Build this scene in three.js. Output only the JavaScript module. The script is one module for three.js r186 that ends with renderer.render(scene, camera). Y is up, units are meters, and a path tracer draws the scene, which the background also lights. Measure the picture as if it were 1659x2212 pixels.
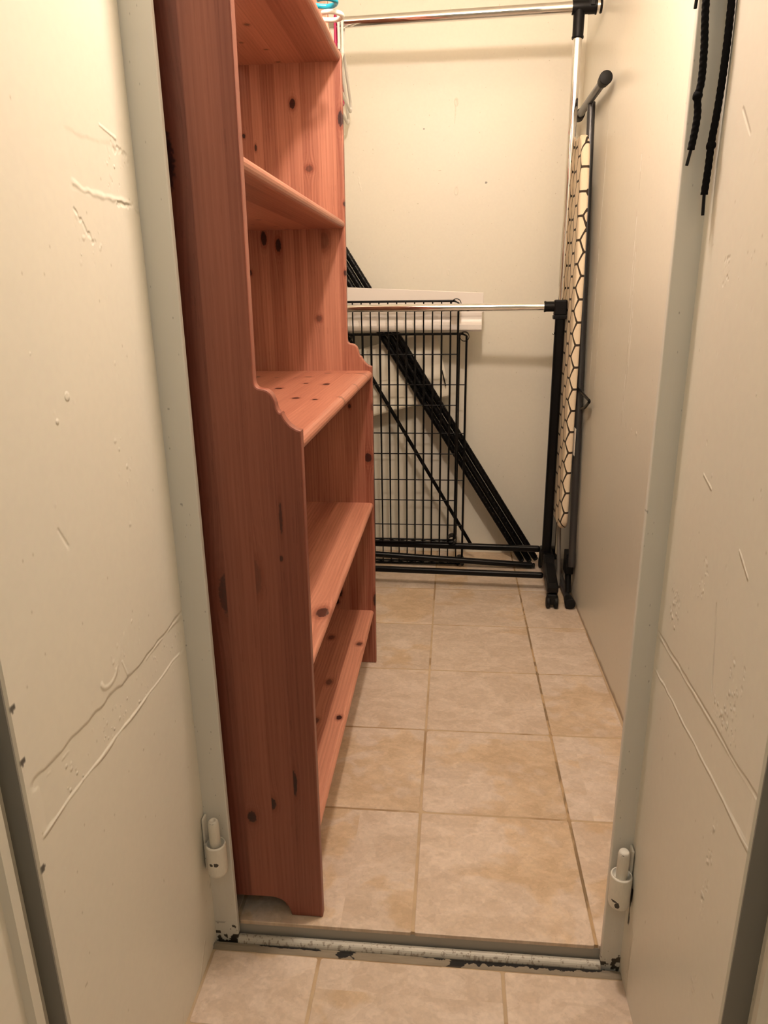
import * as THREE from 'three';
import { mergeGeometries } from 'three/addons/utils/BufferGeometryUtils.js';
import { RoundedBoxGeometry } from 'three/addons/geometries/RoundedBoxGeometry.js';

// ------------------------------------------------------------------ camera, light levels, exposure
const scene = new THREE.Scene();
scene.background = new THREE.Color(0x000000);
const camera = new THREE.PerspectiveCamera(71.95, 1659 / 2212, 0.02, 20);
camera.position.set(0.0025, 1.0957, 0.9834);
camera.up.set(-0.016225, 0.954954, -0.296309);
camera.lookAt(0.0025 - 0.09368, 1.0957 - 0.29650, 0.9834 - 0.95043);
const EXPOSURE = 0.605;
const LAMP = { pos: [0.0, 2.07, -0.15], color: new THREE.Color(1.0, 0.825, 0.70), power: 6.0, glow: 14 };
const HALL_FILL = { pos: [-0.05, 2.36, 1.55], color: new THREE.Color(0.80, 0.93, 1.0), power: 0.5, glow: 1.2 };  // cool fill light added in the hall, no lamp seen there
const renderer = new THREE.WebGLRenderer({ antialias: true });
renderer.toneMapping = THREE.LinearToneMapping;
renderer.toneMappingExposure = EXPOSURE;
renderer.shadowMap.enabled = true;

// ------------------------------------------------------------------ small tools
const names = new Map();
function numbered(n) { const k = names.get(n) || 0; names.set(n, k + 1); return k ? `${n}_${String(k).padStart(3, '0')}` : n; }
function shade(o) { o.traverse((m) => { if (m.isMesh) { m.castShadow = true; m.receiveShadow = true; } }); return o; }
function tag(o, label, category, group) { o.userData = { label, category }; if (group) o.userData.group = group; return o; }
function thing(name, label, category, pos = [0, 0, 0], group) {
  const g = new THREE.Group(); g.name = numbered(name); g.position.set(...pos); scene.add(g); return tag(g, label, category, group);
}
// geometry given in world coordinates; a part is moved into its thing's own frame
function part(name, geo, mat, parent, label) {
  if (Array.isArray(geo)) geo = mergeGeometries(geo.map((g) => { const h = g.index ? g.toNonIndexed() : g; for (const a of Object.keys(h.attributes)) if (!['position', 'normal', 'uv'].includes(a)) h.deleteAttribute(a); return h; }));
  const m = new THREE.Mesh(geo, mat); m.castShadow = m.receiveShadow = true;
  m.name = parent === scene ? numbered(name) : name;
  if (parent !== scene) {
    let o = new THREE.Vector3(); for (let p = parent; p && p !== scene; p = p.parent) o.add(p.position);
    const c = new THREE.Vector3(); geo.computeBoundingBox(); geo.boundingBox.getCenter(c);
    geo.translate(-c.x, -c.y, -c.z); m.position.copy(c).sub(o);
  }
  if (label) m.userData.label = label;
  parent.add(m); return m;
}
function struct(name, geo, mat, parent = scene) { const m = part(name, geo, mat, parent); if (parent === scene) m.userData.kind = 'structure'; return m; }
const V = (x, y, z) => new THREE.Vector3(x, y, z);
const bx = (x0, x1, y0, y1, z0, z1) => new THREE.BoxGeometry(x1 - x0, y1 - y0, z1 - z0).translate((x0 + x1) / 2, (y0 + y1) / 2, (z0 + z1) / 2);
const rbx = (x0, x1, y0, y1, z0, z1, r = 0.003, s = 2) => new RoundedBoxGeometry(x1 - x0, y1 - y0, z1 - z0, s, r).translate((x0 + x1) / 2, (y0 + y1) / 2, (z0 + z1) / 2);
function rod(a, b, r, seg = 20, r2 = r) {
  const A = V(...a), B = V(...b), d = B.clone().sub(A), g = new THREE.CylinderGeometry(r2, r, d.length(), seg, 1);
  g.applyQuaternion(new THREE.Quaternion().setFromUnitVectors(V(0, 1, 0), d.clone().normalize()));
  return g.translate((A.x + B.x) / 2, (A.y + B.y) / 2, (A.z + B.z) / 2);
}
function latheAlong(pts, a, dir, seg = 24) {            // pts: [radius, distance along dir]
  const g = new THREE.LatheGeometry(pts.map(([r, h]) => new THREE.Vector2(r, h)), seg);
  g.applyQuaternion(new THREE.Quaternion().setFromUnitVectors(V(0, 1, 0), V(...dir).normalize()));
  return g.translate(...a);
}
function tube(pts, r, n = 60, seg = 10, closed = false, tension = 0.5) {
  return new THREE.TubeGeometry(new THREE.CatmullRomCurve3(pts.map((p) => V(...p)), closed, 'catmullrom', tension), n, r, seg, closed);
}
function polyline(pts, r, seg = 12, corner = 0.02) {      // straight runs joined with rounded corners
  const path = new THREE.CurvePath(); const P = pts.map((p) => V(...p)); let last = P[0];
  for (let i = 1; i < P.length; i++) {
    if (i === P.length - 1) { path.add(new THREE.LineCurve3(last, P[i])); break; }
    const din = P[i].clone().sub(P[i - 1]), dout = P[i + 1].clone().sub(P[i]), c = Math.min(corner, din.length() / 2.2, dout.length() / 2.2);
    const a = P[i].clone().addScaledVector(din.normalize(), -c), b = P[i].clone().addScaledVector(dout.normalize(), c);
    path.add(new THREE.LineCurve3(last, a)); path.add(new THREE.QuadraticBezierCurve3(a, P[i], b)); last = b;
  }
  return new THREE.TubeGeometry(path, pts.length * 24, r, seg, false);
}
function uvBy(geo, fn) {
  const p = geo.attributes.position, n = geo.attributes.normal, uv = new Float32Array(p.count * 2);
  for (let i = 0; i < p.count; i++) { const [u, v] = fn(p.getX(i), p.getY(i), p.getZ(i), n.getX(i), n.getY(i), n.getZ(i)); uv[2 * i] = u; uv[2 * i + 1] = v; }
  geo.setAttribute('uv', new THREE.BufferAttribute(uv, 2)); return geo;
}
const uvMetres = (geo) => uvBy(geo, (x, y, z, a, b, c) => Math.abs(b) > 0.7 ? [x, z] : Math.abs(a) > 0.7 ? [z, y] : [x, y]);
function extrude(pts, depth, z0, bevel = 0, opt = {}) {   // outline in x, y; length along z
  const s = pts instanceof THREE.Shape ? pts : new THREE.Shape(pts.map(([x, y]) => new THREE.Vector2(x, y)));
  const g = new THREE.ExtrudeGeometry(s, { depth: depth - 2 * bevel, bevelEnabled: bevel > 0, bevelThickness: bevel, bevelSize: bevel, bevelOffset: -bevel, bevelSegments: 2, curveSegments: 10, ...opt });
  return g.translate(0, 0, z0 + bevel);
}
// ------------------------------------------------------------------ seeded randomness and noise
function rng(seed) { let s = seed >>> 0; return () => { s = (s + 0x6D2B79F5) | 0; let t = Math.imul(s ^ (s >>> 15), 1 | s); t = (t + Math.imul(t ^ (t >>> 7), 61 | t)) ^ t; return ((t ^ (t >>> 14)) >>> 0) / 4294967296; }; }
function hash(x, y) { let h = Math.imul(x, 374761393) + Math.imul(y, 668265263); h = Math.imul(h ^ (h >>> 13), 1274126177); return ((h ^ (h >>> 16)) >>> 0) / 4294967296; }
function noise(x, y) {
  const i = Math.floor(x), j = Math.floor(y), f = x - i, g = y - j, u = f * f * (3 - 2 * f), v = g * g * (3 - 2 * g);
  const a = hash(i, j), b = hash(i + 1, j), c = hash(i, j + 1), d = hash(i + 1, j + 1);
  return a + (b - a) * u + (c - a) * v + (a - b - c + d) * u * v;
}
function fbm(x, y, o = 4) { let s = 0, a = 0.5, t = 0; for (let k = 0; k < o; k++) { s += a * noise(x, y); t += a; a *= 0.5; x = x * 2.03 + 17.1; y = y * 2.03 + 9.7; } return s / t; }
const clamp = (x, a = 0, b = 1) => Math.min(b, Math.max(a, x));
const sstep = (a, b, x) => { const t = clamp((x - a) / (b - a)); return t * t * (3 - 2 * t); };
const mix = (a, b, t) => a + (b - a) * t;
const toS = new Uint8Array(4097); for (let i = 0; i <= 4096; i++) { const c = i / 4096; toS[i] = Math.round(255 * (c <= 0.0031308 ? 12.92 * c : 1.055 * Math.pow(c, 1 / 2.4) - 0.055)); }
function finish(t, w, srgb) { if (srgb) t.colorSpace = THREE.SRGBColorSpace; t.magFilter = THREE.LinearFilter; t.minFilter = THREE.LinearMipmapLinearFilter; t.generateMipmaps = true; t.wrapS = t.wrapT = w ? THREE.RepeatWrapping : THREE.ClampToEdgeWrapping; t.anisotropy = 8; t.needsUpdate = true; return t; }
function colorTex(W, H, fn, wrap = true) {               // fn(u, v) gives linear rgb, u and v in 0..1
  const d = new Uint8Array(W * H * 4), o = [0, 0, 0];
  for (let j = 0, k = 0; j < H; j++) for (let i = 0; i < W; i++, k += 4) { fn((i + 0.5) / W, (j + 0.5) / H, o); for (let c = 0; c < 3; c++) d[k + c] = toS[(clamp(o[c]) * 4096) | 0]; d[k + 3] = 255; }
  return finish(new THREE.DataTexture(d, W, H), wrap, true);
}
function greyTex(W, H, arr, wrap = false) {              // arr: heights 0..1
  const d = new Uint8Array(W * H * 4);
  for (let i = 0; i < W * H; i++) { const g = Math.round(255 * clamp(arr[i])); d[4 * i] = d[4 * i + 1] = d[4 * i + 2] = g; d[4 * i + 3] = 255; }
  return finish(new THREE.DataTexture(d, W, H), wrap, false);
}
// a height field of w by h metres on which dents, ridges and blobs are modelled
class Relief {
  constructor(w, h, W, H, seed, wave = 0.25, fine = 0.08) {
    Object.assign(this, { w, h, W, H, seed }); this.a = new Float32Array(W * H); this.r = rng(seed);
    for (let j = 0; j < H; j++) for (let i = 0; i < W; i++) { const x = (i + 0.5) / W * w, y = (j + 0.5) / H * h; this.a[j * W + i] = 0.5 + wave * (fbm(x * 7 + seed, y * 5, 3) - 0.5) + fine * (noise(x * 90 + seed, y * 70) - 0.5); }
  }
  stamp(x, y, rx, ry, fn) {
    const sx = this.W / this.w, sy = this.H / this.h, i0 = Math.max(0, Math.floor((x - rx) * sx)), i1 = Math.min(this.W - 1, Math.ceil((x + rx) * sx)), j0 = Math.max(0, Math.floor((y - ry) * sy)), j1 = Math.min(this.H - 1, Math.ceil((y + ry) * sy));
    for (let j = j0; j <= j1; j++) for (let i = i0; i <= i1; i++) { const u = ((i + 0.5) / sx - x) / rx, v = ((j + 0.5) / sy - y) / ry, d = u * u + v * v; if (d < 1) this.a[j * this.W + i] += fn(d, u, v); }
  }
  blob(x, y, r, amp, ry = r) { this.stamp(x, y, r, ry, (d) => amp * (1 - d) * (1 - d)); }
  line(x0, y0, x1, y1, r, amp, wob = 0) {
    const n = Math.ceil(Math.hypot(x1 - x0, y1 - y0) / (r * 0.6)), s = this.r() * 99;
    for (let k = 0; k <= n; k++) { const t = k / n, q = wob * (fbm(s + t * 9, 3.3, 2) - 0.5); this.blob(mix(x0, x1, t), mix(y0, y1, t) + q, r * (0.7 + 0.6 * noise(s + t * 20, 1)), amp * 0.45); }
  }
  pits(x, y, rx, ry, n, amp) { for (let k = 0; k < n; k++) this.blob(x + (this.r() * 2 - 1) * rx, y + (this.r() * 2 - 1) * ry, 0.0015 + 0.003 * this.r(), amp * (this.r() * 1.6 - 0.6)); }
  step(y0, y1, x0, x1, amp, s = 1) { // a band raised between two heights
    for (let j = 0; j < this.H; j++) for (let i = 0; i < this.W; i++) { const x = (i + 0.5) / this.W * this.w, y = (j + 0.5) / this.H * this.h, q = 0.004 * s * (fbm(x * 40 + this.seed, 5.5, 3) - 0.5); if (x > x0 && x < x1) this.a[j * this.W + i] += amp * sstep(y0 - 0.003, y0 + 0.003, y + q) * (1 - sstep(y1 - 0.003, y1 + 0.003, y + q * 1.6)) * sstep(x0, x0 + 0.01, x) * (1 - sstep(x1 - 0.01, x1, x)); }
  }
  tex() { return greyTex(this.W, this.H, this.a); }
}
// ------------------------------------------------------------------ materials
const std = (o) => new THREE.MeshStandardMaterial(o);
const phys = (o) => new THREE.MeshPhysicalMaterial({ specularIntensity: 0.4, ...o });
const lin = (r, g, b) => new THREE.Color().setRGB(r, g, b);
const PAINT = [0.79, 0.755, 0.655];
function paintTex(W, H, w, h, seed, marks = () => {}) {  // old gloss paint, faint yellowing and specks, plus marks of its own
  return colorTex(W, H, (u, v, o) => {
    const x = u * w, y = v * h, m = fbm(x * 5 + seed, y * 4, 3) - 0.5, f = noise(x * 160 + seed, y * 160) - 0.5, k = 1 + 0.05 * m + 0.025 * f;
    o[0] = PAINT[0] * k; o[1] = PAINT[1] * (k - 0.015 * m); o[2] = PAINT[2] * (k - 0.05 * m);
    const s = noise(x * 220 + seed * 3, y * 220); if (s > 0.985) { o[0] *= 0.7; o[1] *= 0.68; o[2] *= 0.62; }
    marks(x, y, o);
  }, false);
}
const dirt = (o, t, c = [0.02, 0.018, 0.015]) => { for (let k = 0; k < 3; k++) o[k] = mix(o[k], c[k], clamp(t)); };
const M = {};
M.chrome = std({ color: lin(0.86, 0.85, 0.83), metalness: 1, roughness: 0.07 });
M.blackPaint = phys({ color: lin(0.003, 0.003, 0.0035), roughness: 0.3 });
M.blackPlastic = phys({ color: lin(0.004, 0.004, 0.0045), roughness: 0.42 });
M.softBlack = phys({ color: lin(0.010, 0.0097, 0.0095), roughness: 0.55 });
M.wire = phys({ color: lin(0.003, 0.003, 0.0035), roughness: 0.35 });
M.gunmetal = std({ color: lin(0.085, 0.085, 0.09), metalness: 0.75, roughness: 0.3 });
M.greySteel = std({ color: lin(0.30, 0.28, 0.26), metalness: 0.6, roughness: 0.4 });
M.rivet = std({ color: lin(0.6, 0.58, 0.55), metalness: 1, roughness: 0.3 });
M.vinyl = std({ color: lin(0.83, 0.78, 0.74), roughness: 0.3 });
M.cream = std({ color: lin(0.86, 0.80, 0.67), roughness: 0.5 });
M.paper = std({ color: lin(0.78, 0.74, 0.66), roughness: 0.8 });
M.whitePlastic = std({ color: lin(0.82, 0.80, 0.74), roughness: 0.35 });
M.tealPlastic = std({ color: lin(0.005, 0.30, 0.44), roughness: 0.35 });
M.magentaPlastic = std({ color: lin(0.46, 0.008, 0.10), roughness: 0.4 });
M.lace = phys({ color: lin(0.003, 0.003, 0.0035), roughness: 0.95 });
M.porcelain = std({ color: lin(0.8, 0.79, 0.75), roughness: 0.25 });
M.dark = phys({ color: lin(0.01, 0.009, 0.008), roughness: 0.9 });
M.ceil = std({ color: lin(...PAINT), roughness: 0.7 });
M.flat = std({ color: lin(...PAINT), roughness: 0.5 });

// ------------------------------------------------------------------ the room
const YH = -0.032, TOP = 2.40, ZB = -1.963;
// right wall: slightly out of square, glossy, with vertical runs and ridges in the paint
{
  const W = 2048, H = 1024, r = new Relief(2.0, TOP, W, H, 11, 0.22, 0.05);
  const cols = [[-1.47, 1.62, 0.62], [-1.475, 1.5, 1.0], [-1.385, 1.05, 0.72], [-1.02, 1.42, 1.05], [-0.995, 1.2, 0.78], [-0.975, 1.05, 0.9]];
  for (const [z, y1, y0] of cols) for (let y = y1; y > y0;) { const l = 0.03 + 0.12 * r.r(), q = (r.r() - 0.5) * 0.012; r.line(z + q + 1.97, y, z + q + 1.97, y - l, 0.0030, 1.1); y -= l + 0.02 + 0.06 * r.r(); }
  for (const [z, y] of [[-0.99, 0.765], [-0.94, 0.755], [-0.88, 0.748], [-0.83, 0.748]]) { r.blob(z + 1.97, y, 0.009, 0.9, 0.005); r.pits(z + 1.97, y, 0.012, 0.012, 6, 0.6); }
  r.pits(-1.30 + 1.97, 0.93, 0.012, 0.06, 20, 0.6); r.pits(-1.1 + 1.97, 0.4, 0.3, 0.4, 60, 0.3); r.pits(-1.2 + 1.97, 1.3, 0.5, 0.5, 40, 0.25);
  const paintedGlint = cols.map(([z, a, b]) => [z + 1.97, a, b]);
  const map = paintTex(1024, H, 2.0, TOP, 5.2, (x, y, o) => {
    for (const [z, a, b] of paintedGlint) { const d = Math.abs(x - z - 0.010 * (noise(y * 9 + z * 50, 2) - 0.5)); if (d < 0.0024 && y < a && y > b && noise(y * 26 + z * 90, 7) > 0.42) { o[0] = 0.97; o[1] = 0.955; o[2] = 0.9; } }  // glints on the paint ridges, painted into the colour as pale lines
    if (y < 0.03) dirt(o, 0.7 * sstep(0.014, 0.0, y - 0.010 * fbm(x * 30, 1, 3)), [0.2, 0.13, 0.07]);
  });
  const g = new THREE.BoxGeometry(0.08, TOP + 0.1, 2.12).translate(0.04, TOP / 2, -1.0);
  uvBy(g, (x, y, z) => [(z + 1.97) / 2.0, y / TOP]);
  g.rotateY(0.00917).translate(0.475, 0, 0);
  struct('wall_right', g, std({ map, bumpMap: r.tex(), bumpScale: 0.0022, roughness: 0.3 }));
}
{
  const w = 1.30, r = new Relief(w, TOP, 640, 1180, 23, 0.2, 0.05), X = (x) => x + 0.62;
  const loop = (x, y, s) => { for (let k = 0; k < 26; k++) { const a = k / 26 * 6.28; r.blob(X(x + 0.008 * s * Math.cos(a)), y + 0.02 * s * Math.sin(a), 0.003, 0.45); } };
  r.line(X(0.0), 1.77, X(-0.004), 1.70, 0.003, 0.7, 0.02); loop(0.0, 1.765, 0.6); loop(0.005, 1.465, 0.7); loop(-0.02, 1.17, 0.5);
  r.line(X(-0.37), 1.52, X(-0.36), 1.47, 0.003, 0.5, 0.02); r.pits(X(-0.05), 1.85, 0.2, 0.06, 24, -0.3); r.pits(X(0.05), 1.3, 0.4, 0.5, 60, 0.25);
  const map = paintTex(640, 1180, w, TOP, 8.1, (x, y, o) => {
    const q = fbm(x * 14, y * 16, 3) * sstep(0.5, 0.1, Math.abs(x - 0.62) * 2) * sstep(0.12, 0.02, Math.abs(y - 1.8)); dirt(o, 0.10 * q, [0.5, 0.42, 0.3]);
    if (Math.hypot(x - X(0.117), y - 1.49) < 0.004 || Math.hypot(x - X(-0.12), y - 1.68) < 0.003) dirt(o, 0.7);
  });
  const g = uvBy(bx(-0.70, 0.62, -0.05, TOP + 0.05, ZB - 0.08, ZB), (x, y) => [(x + 0.62) / w, y / TOP]);
  struct('wall_back', g, std({ map, bumpMap: r.tex(), bumpScale: 0.002, roughness: 0.42 }));
  const gl = uvBy(bx(-0.64, -0.56, -0.05, TOP + 0.05, ZB - 0.02, 0.0), (x, y, z) => [z / ZB, y / TOP]);
  struct('wall_left', gl, std({ map, bumpMap: r.tex(), bumpScale: 0.002, roughness: 0.45 }));
}
struct('ceiling', bx(-0.70, 0.62, TOP, TOP + 0.08, ZB - 0.08, 2.2), M.ceil);
// front wall: the two deep reveals of the doorway, the header above and the narrow hall beyond
{
  // left reveal, relief laid out over z (0..0.45) and y (-0.05..2.05)
  const w = 0.45, h = 2.1, yo = 0.05, r = new Relief(w, h, 460, 1536, 31, 0.24, 0.05), Y = (y) => y + yo;
  r.step(Y(0.615), Y(0.668), 0.012, 0.42, -0.58); r.line(0.01, Y(0.674), 0.20, Y(0.667), 0.004, -0.7, 0.008); r.line(0.2, Y(0.668), 0.42, Y(0.674), 0.008, -1.0, 0.006);
  r.line(0.04, Y(0.617), 0.42, Y(0.613), 0.004, 0.8, 0.006); r.pits(0.2, Y(0.643), 0.17, 0.018, 90, 0.55); r.pits(0.25, Y(0.625), 0.12, 0.008, 40, 0.8);
  r.step(Y(1.258), Y(1.318), 0.0, 0.19, -0.2, 2); r.line(0.0, Y(1.256), 0.18, Y(1.262), 0.005, 0.6, 0.012); r.line(0.03, Y(1.258), 0.075, Y(1.254), 0.004, -1.0, 0.006);
  r.line(0.03, Y(1.312), 0.07, Y(1.318), 0.004, -0.8, 0.02); r.line(0.06, Y(1.33), 0.10, Y(1.337), 0.003, 0.6); r.line(0.185, Y(1.238), 0.15, Y(1.205), 0.004, -0.7, 0.01);
  r.pits(0.07, Y(1.285), 0.03, 0.04, 22, 0.6); r.pits(0.16, Y(1.20), 0.03, 0.02, 18, 0.5); r.pits(0.14, Y(0.93), 0.02, 0.07, 22, 0.4);
  r.blob(0.254, Y(1.043), 0.006, 1.6); r.blob(0.28, Y(1.02), 0.004, 0.8); r.line(0.31, Y(0.91), 0.295, Y(0.885), 0.004, -0.5); r.line(0.35, Y(1.36), 0.33, Y(1.335), 0.004, -0.5);
  for (let k = 0; k < 16; k++) { const a = 3.3 + k * 0.2; r.blob(0.25 + 0.02 * Math.cos(a), Y(0.70) + 0.012 * Math.sin(a), 0.005, 0.28); }
  r.line(0.23, Y(0.70), 0.18, Y(0.74), 0.012, 0.18, 0.02); r.pits(0.2, Y(0.715), 0.06, 0.025, 30, 0.3); r.line(0.215, Y(0.70), 0.205, Y(0.675), 0.003, 0.5);
  r.line(0.17, Y(0.85), 0.17, Y(0.78), 0.02, 0.2, 0.02); r.line(0.07, Y(0.06), 0.10, Y(0.02), 0.004, 1.0); r.blob(0.066, Y(0.065), 0.007, 1.2); r.line(0.17, Y(0.05), 0.2, Y(-0.01), 0.003, 0.6); r.pits(0.2, Y(0.8), 0.2, 0.8, 90, 0.22);
  const map = paintTex(230, 768, w, h, 12.4, (x, yy, o) => {
    const y = yy - yo; dirt(o, 0.9 * sstep(0.006, 0.0, y - YH - 0.010 * fbm(x * 60, 3, 3) + 0.004), [0.12, 0.10, 0.07]);
    if (x < 0.035) dirt(o, (fbm(x * 160 + 3, y * 90, 3) > 0.60 ? 1 : 0) * sstep(0.032, 0.012, x) * sstep(0.12, 0.2, y) * sstep(0.30, 0.25, y) + (y < 0.02 && fbm(x * 120, y * 150 + 9, 3) > 0.57 ? 0.95 : 0));
    if (x > 0.425) { for (const c of [0.77, 0.71, 0.58]) if (Math.hypot(x - 0.431, y - c) < 0.004) dirt(o, 0.9); }
  });
  const gl = uvBy(extrude([[-0.70, 0.0], [-0.412, 0.0], [-0.412, 0.434], [-0.415, 0.438], [-0.434, 0.438], [-0.434, 2.2], [-0.70, 2.2]], TOP + 0.05, 0, 0).rotateX(Math.PI / 2).scale(1, -1, 1), (x, y, z) => [z / w, (y + yo) / h]);
  // mirrored by the scale, so the faces are turned back round
  const flip = (g) => { g = g.index ? g.toNonIndexed() : g; for (const k of Object.keys(g.attributes)) { const a = g.attributes[k], n = a.itemSize; for (let i = 0; i < a.count; i += 3) for (let c = 0; c < n; c++) { const t = a.array[(i + 1) * n + c]; a.array[(i + 1) * n + c] = a.array[(i + 2) * n + c]; a.array[(i + 2) * n + c] = t; } } g.computeVertexNormals(); return g; };
  const lower = (g) => flip(g).translate(0, -0.05, 0);
  const bump = r.tex();
  struct('wall_front', lower(gl), std({ map, bumpMap: bump, bumpScale: 0.0022, roughness: 0.40 }));
  const q = new Relief(w, h, 460, 1536, 47, 0.24, 0.05);
  q.step(Y(0.607), Y(0.662), 0.01, 0.37, -0.5); q.line(0.006, Y(0.668), 0.37, Y(0.664), 0.004, -0.8, 0.008); q.line(0.02, Y(0.610), 0.37, Y(0.602), 0.004, 1.0, 0.006);
  q.pits(0.075, Y(0.735), 0.018, 0.03, 46, 0.6); q.pits(0.287, Y(0.72), 0.02, 0.05, 60, 0.5); q.pits(0.26, Y(0.69), 0.02, 0.01, 20, 0.5); q.pits(0.163, Y(0.81), 0.012, 0.03, 20, 0.5);
  q.pits(0.29, Y(0.50), 0.008, 0.07, 34, 0.9); q.pits(0.3, Y(0.33), 0.01, 0.03, 12, 0.6); q.line(0.21, Y(0.80), 0.23, Y(0.70), 0.003, -0.6); q.line(0.10, Y(1.33), 0.13, Y(1.30), 0.004, -0.5); q.pits(0.2, Y(1.0), 0.1, 0.3, 70, 0.3);
  q.line(0.12, Y(0.93), 0.15, Y(0.92), 0.003, 0.6); q.line(0.25, Y(0.88), 0.28, Y(0.86), 0.003, 0.7); q.line(0.06, Y(0.12), 0.062, Y(0.02), 0.0025, 0.8); q.pits(0.06, Y(0.1), 0.01, 0.1, 16, 0.5); q.pits(0.11, Y(1.17), 0.01, 0.02, 14, -0.5);
  const mapR = paintTex(230, 768, w, h, 15.9, (x, yy, o) => {
    const y = yy - yo; dirt(o, 0.95 * sstep(0.007, 0.001, y - YH - 0.016 * fbm(x * 50 + 4, 3, 3) + 0.004), [0.05, 0.045, 0.035]);
    if (x < 0.03) dirt(o, (y < 0.008 && fbm(x * 120, y * 150 + 2, 3) > 0.45 ? 0.95 : 0));
    if (Math.abs(x - 0.034) < 0.005 && y > 0.13 && y < 0.215 && fbm(x * 70, y * 40, 2) > 0.35) dirt(o, 1);
  });
  const gr = uvBy(extrude([[0.70, 0.0], [0.70, 2.2], [0.336, 2.2], [0.336, 0.375], [0.311, 0.375], [0.308, 0.371], [0.308, 0.0]], TOP + 0.05, 0, 0).rotateX(Math.PI / 2).scale(1, -1, 1), (x, y, z) => [z / w, (y + yo) / h]);
  const matR = std({ map: mapR, bumpMap: q.tex(), bumpScale: 0.0022, roughness: 0.40 });
  const wr = struct('wall_front', lower(gr), matR);
  struct('wall_front', bx(-0.434, 0.336, 2.03, TOP, 0.0, 0.43), M.flat);
  struct('wall_hall', bx(-0.70, 0.70, YH - 0.03, TOP, 2.0, 2.1), M.flat);
  // the metal door stops that frame the opening on the closet side
  const stopMap = (seed, big) => colorTex(64, 1024, (u, v, o) => {
    const x = u * 0.045, y = v * 2.1 - 0.05, k = 1 + 0.04 * (fbm(x * 40 + seed, y * 5, 3) - 0.5); o[0] = 0.76 * k; o[1] = 0.745 * k; o[2] = 0.68 * k;
    if (noise(x * 300 + seed, y * 120) > 0.975) dirt(o, 0.5);
    dirt(o, (fbm(x * 110 + seed, y * 130, 3) > 0.68 - 0.20 * sstep(0.005, -0.035, y) * big ? 1 : 0) * sstep(0.012, 0.0, y));
    dirt(o, 0.25 * sstep(0.25, -0.02, y) * fbm(x * 60 + seed, y * 16, 3), [0.35, 0.28, 0.2]);
  }, false);
  const sl = uvBy(rbx(-0.416, -0.370, YH - 0.01, 2.03, 0.002, 0.013, 0.002), (x, y) => [(x + 0.414) / 0.045, (y + 0.05) / 2.1]);
  const sr = uvBy(rbx(0.275, 0.312, YH - 0.01, 2.03, 0.002, 0.013, 0.002), (x, y) => [(x - 0.27) / 0.045, (y + 0.05) / 2.1]);
  struct('trim_1', sl, std({ map: stopMap(2, 1), roughness: 0.45 }));
  struct('trim_2', sr, std({ map: stopMap(6, 1.3), roughness: 0.45 }));
  const stepShade = std({ color: lin(0.24, 0.23, 0.205), roughness: 0.6 });  // dark grey standing in for the shade on the jamb step faces
  struct('shade_strip_6', bx(-0.434, -0.4135, YH - 0.01, TOP, 0.4375, 0.4395), stepShade);
  struct('shade_strip_7', bx(0.3095, 0.336, YH - 0.01, TOP, 0.3745, 0.3765), stepShade);
  struct('trim_3', rbx(-0.416, 0.312, 1.995, 2.035, 0.002, 0.013, 0.002), M.flat);
  // outer casing beads with an open crack behind them
  struct('trim_4', extrude([[-0.434, 0.440], [-0.4335, 0.4475], [-0.429, 0.4535], [-0.4245, 0.456], [-0.4265, 0.466], [-0.434, 0.470]], TOP, 0).rotateX(Math.PI / 2).translate(0, TOP - 0.04, 0), M.flat);
  struct('trim_5', extrude([[0.336, 0.380], [0.334, 0.388], [0.330, 0.394], [0.329, 0.404], [0.336, 0.410]], TOP, 0).rotateX(Math.PI / 2).translate(0, TOP - 0.04, 0), M.flat);
}
// ------------------------------------------------------------------ tiled floors
const TILE = colorTex(1024, 1024, (u, v, o) => {
  const x = u * 7, y = v * 7, wx = fbm(x * 1.1 + 3, y * 1.6, 4), wy = fbm(x * 1.3 + 31, y * 1.5 + 7, 4);
  const n = fbm(x * 0.9 + 2.4 * wx, y * 1.5 + 2.4 * wy, 5), m = fbm(x * 2.6 + 3 * wy + 40, y * 3.8 + 2 * wx, 5), f = fbm(x * 22, y * 26, 3), s = noise(x * 70, y * 70);
  const p2 = fbm(x * 6 + 4 * wx, y * 9 + 4 * wy, 5), pale = sstep(0.50, 0.55, m) * 0.40 + 0.30 * sstep(0.42, 0.60, n) + 0.30 * sstep(0.49, 0.53, p2), tan = sstep(0.56, 0.72, fbm(x * 0.7 + 80 + wx * 2, y * 0.9 + wy * 2, 4)), vein = sstep(0.018, 0.0, Math.abs(m - 0.505)) * sstep(0.35, 0.6, n);
  o[0] = mix(0.585, 0.715, pale); o[1] = mix(0.475, 0.605, pale); o[2] = mix(0.375, 0.51, pale);
  o[0] *= 1 - 0.06 * tan; o[1] *= 1 - 0.13 * tan; o[2] *= 1 - 0.26 * tan;
  const k = 1 + 0.20 * (f - 0.5) + 0.06 * (s - 0.5) + 0.08 * vein - 0.07 * sstep(0.012, 0.0, Math.abs(p2 - 0.5)); for (let c = 0; c < 3; c++) o[c] *= k;
});
const tileBump = (() => { const n = 512, a = new Float32Array(n * n); for (let j = 0; j < n; j++) for (let i = 0; i < n; i++) { const x = i / n * 7, y = j / n * 7, wx = fbm(x * 1.1 + 3, y * 1.6, 3), wy = fbm(x * 1.3 + 31, y * 1.5 + 7, 3); a[j * n + i] = 0.4 * fbm(x * 2.6 + 3 * wy + 40, y * 3.8 + 2 * wx, 4) + 0.3 * fbm(x * 6, y * 9, 3) + 0.2 * noise(x * 30, y * 34); } return greyTex(n, n, a, true); })();
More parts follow.
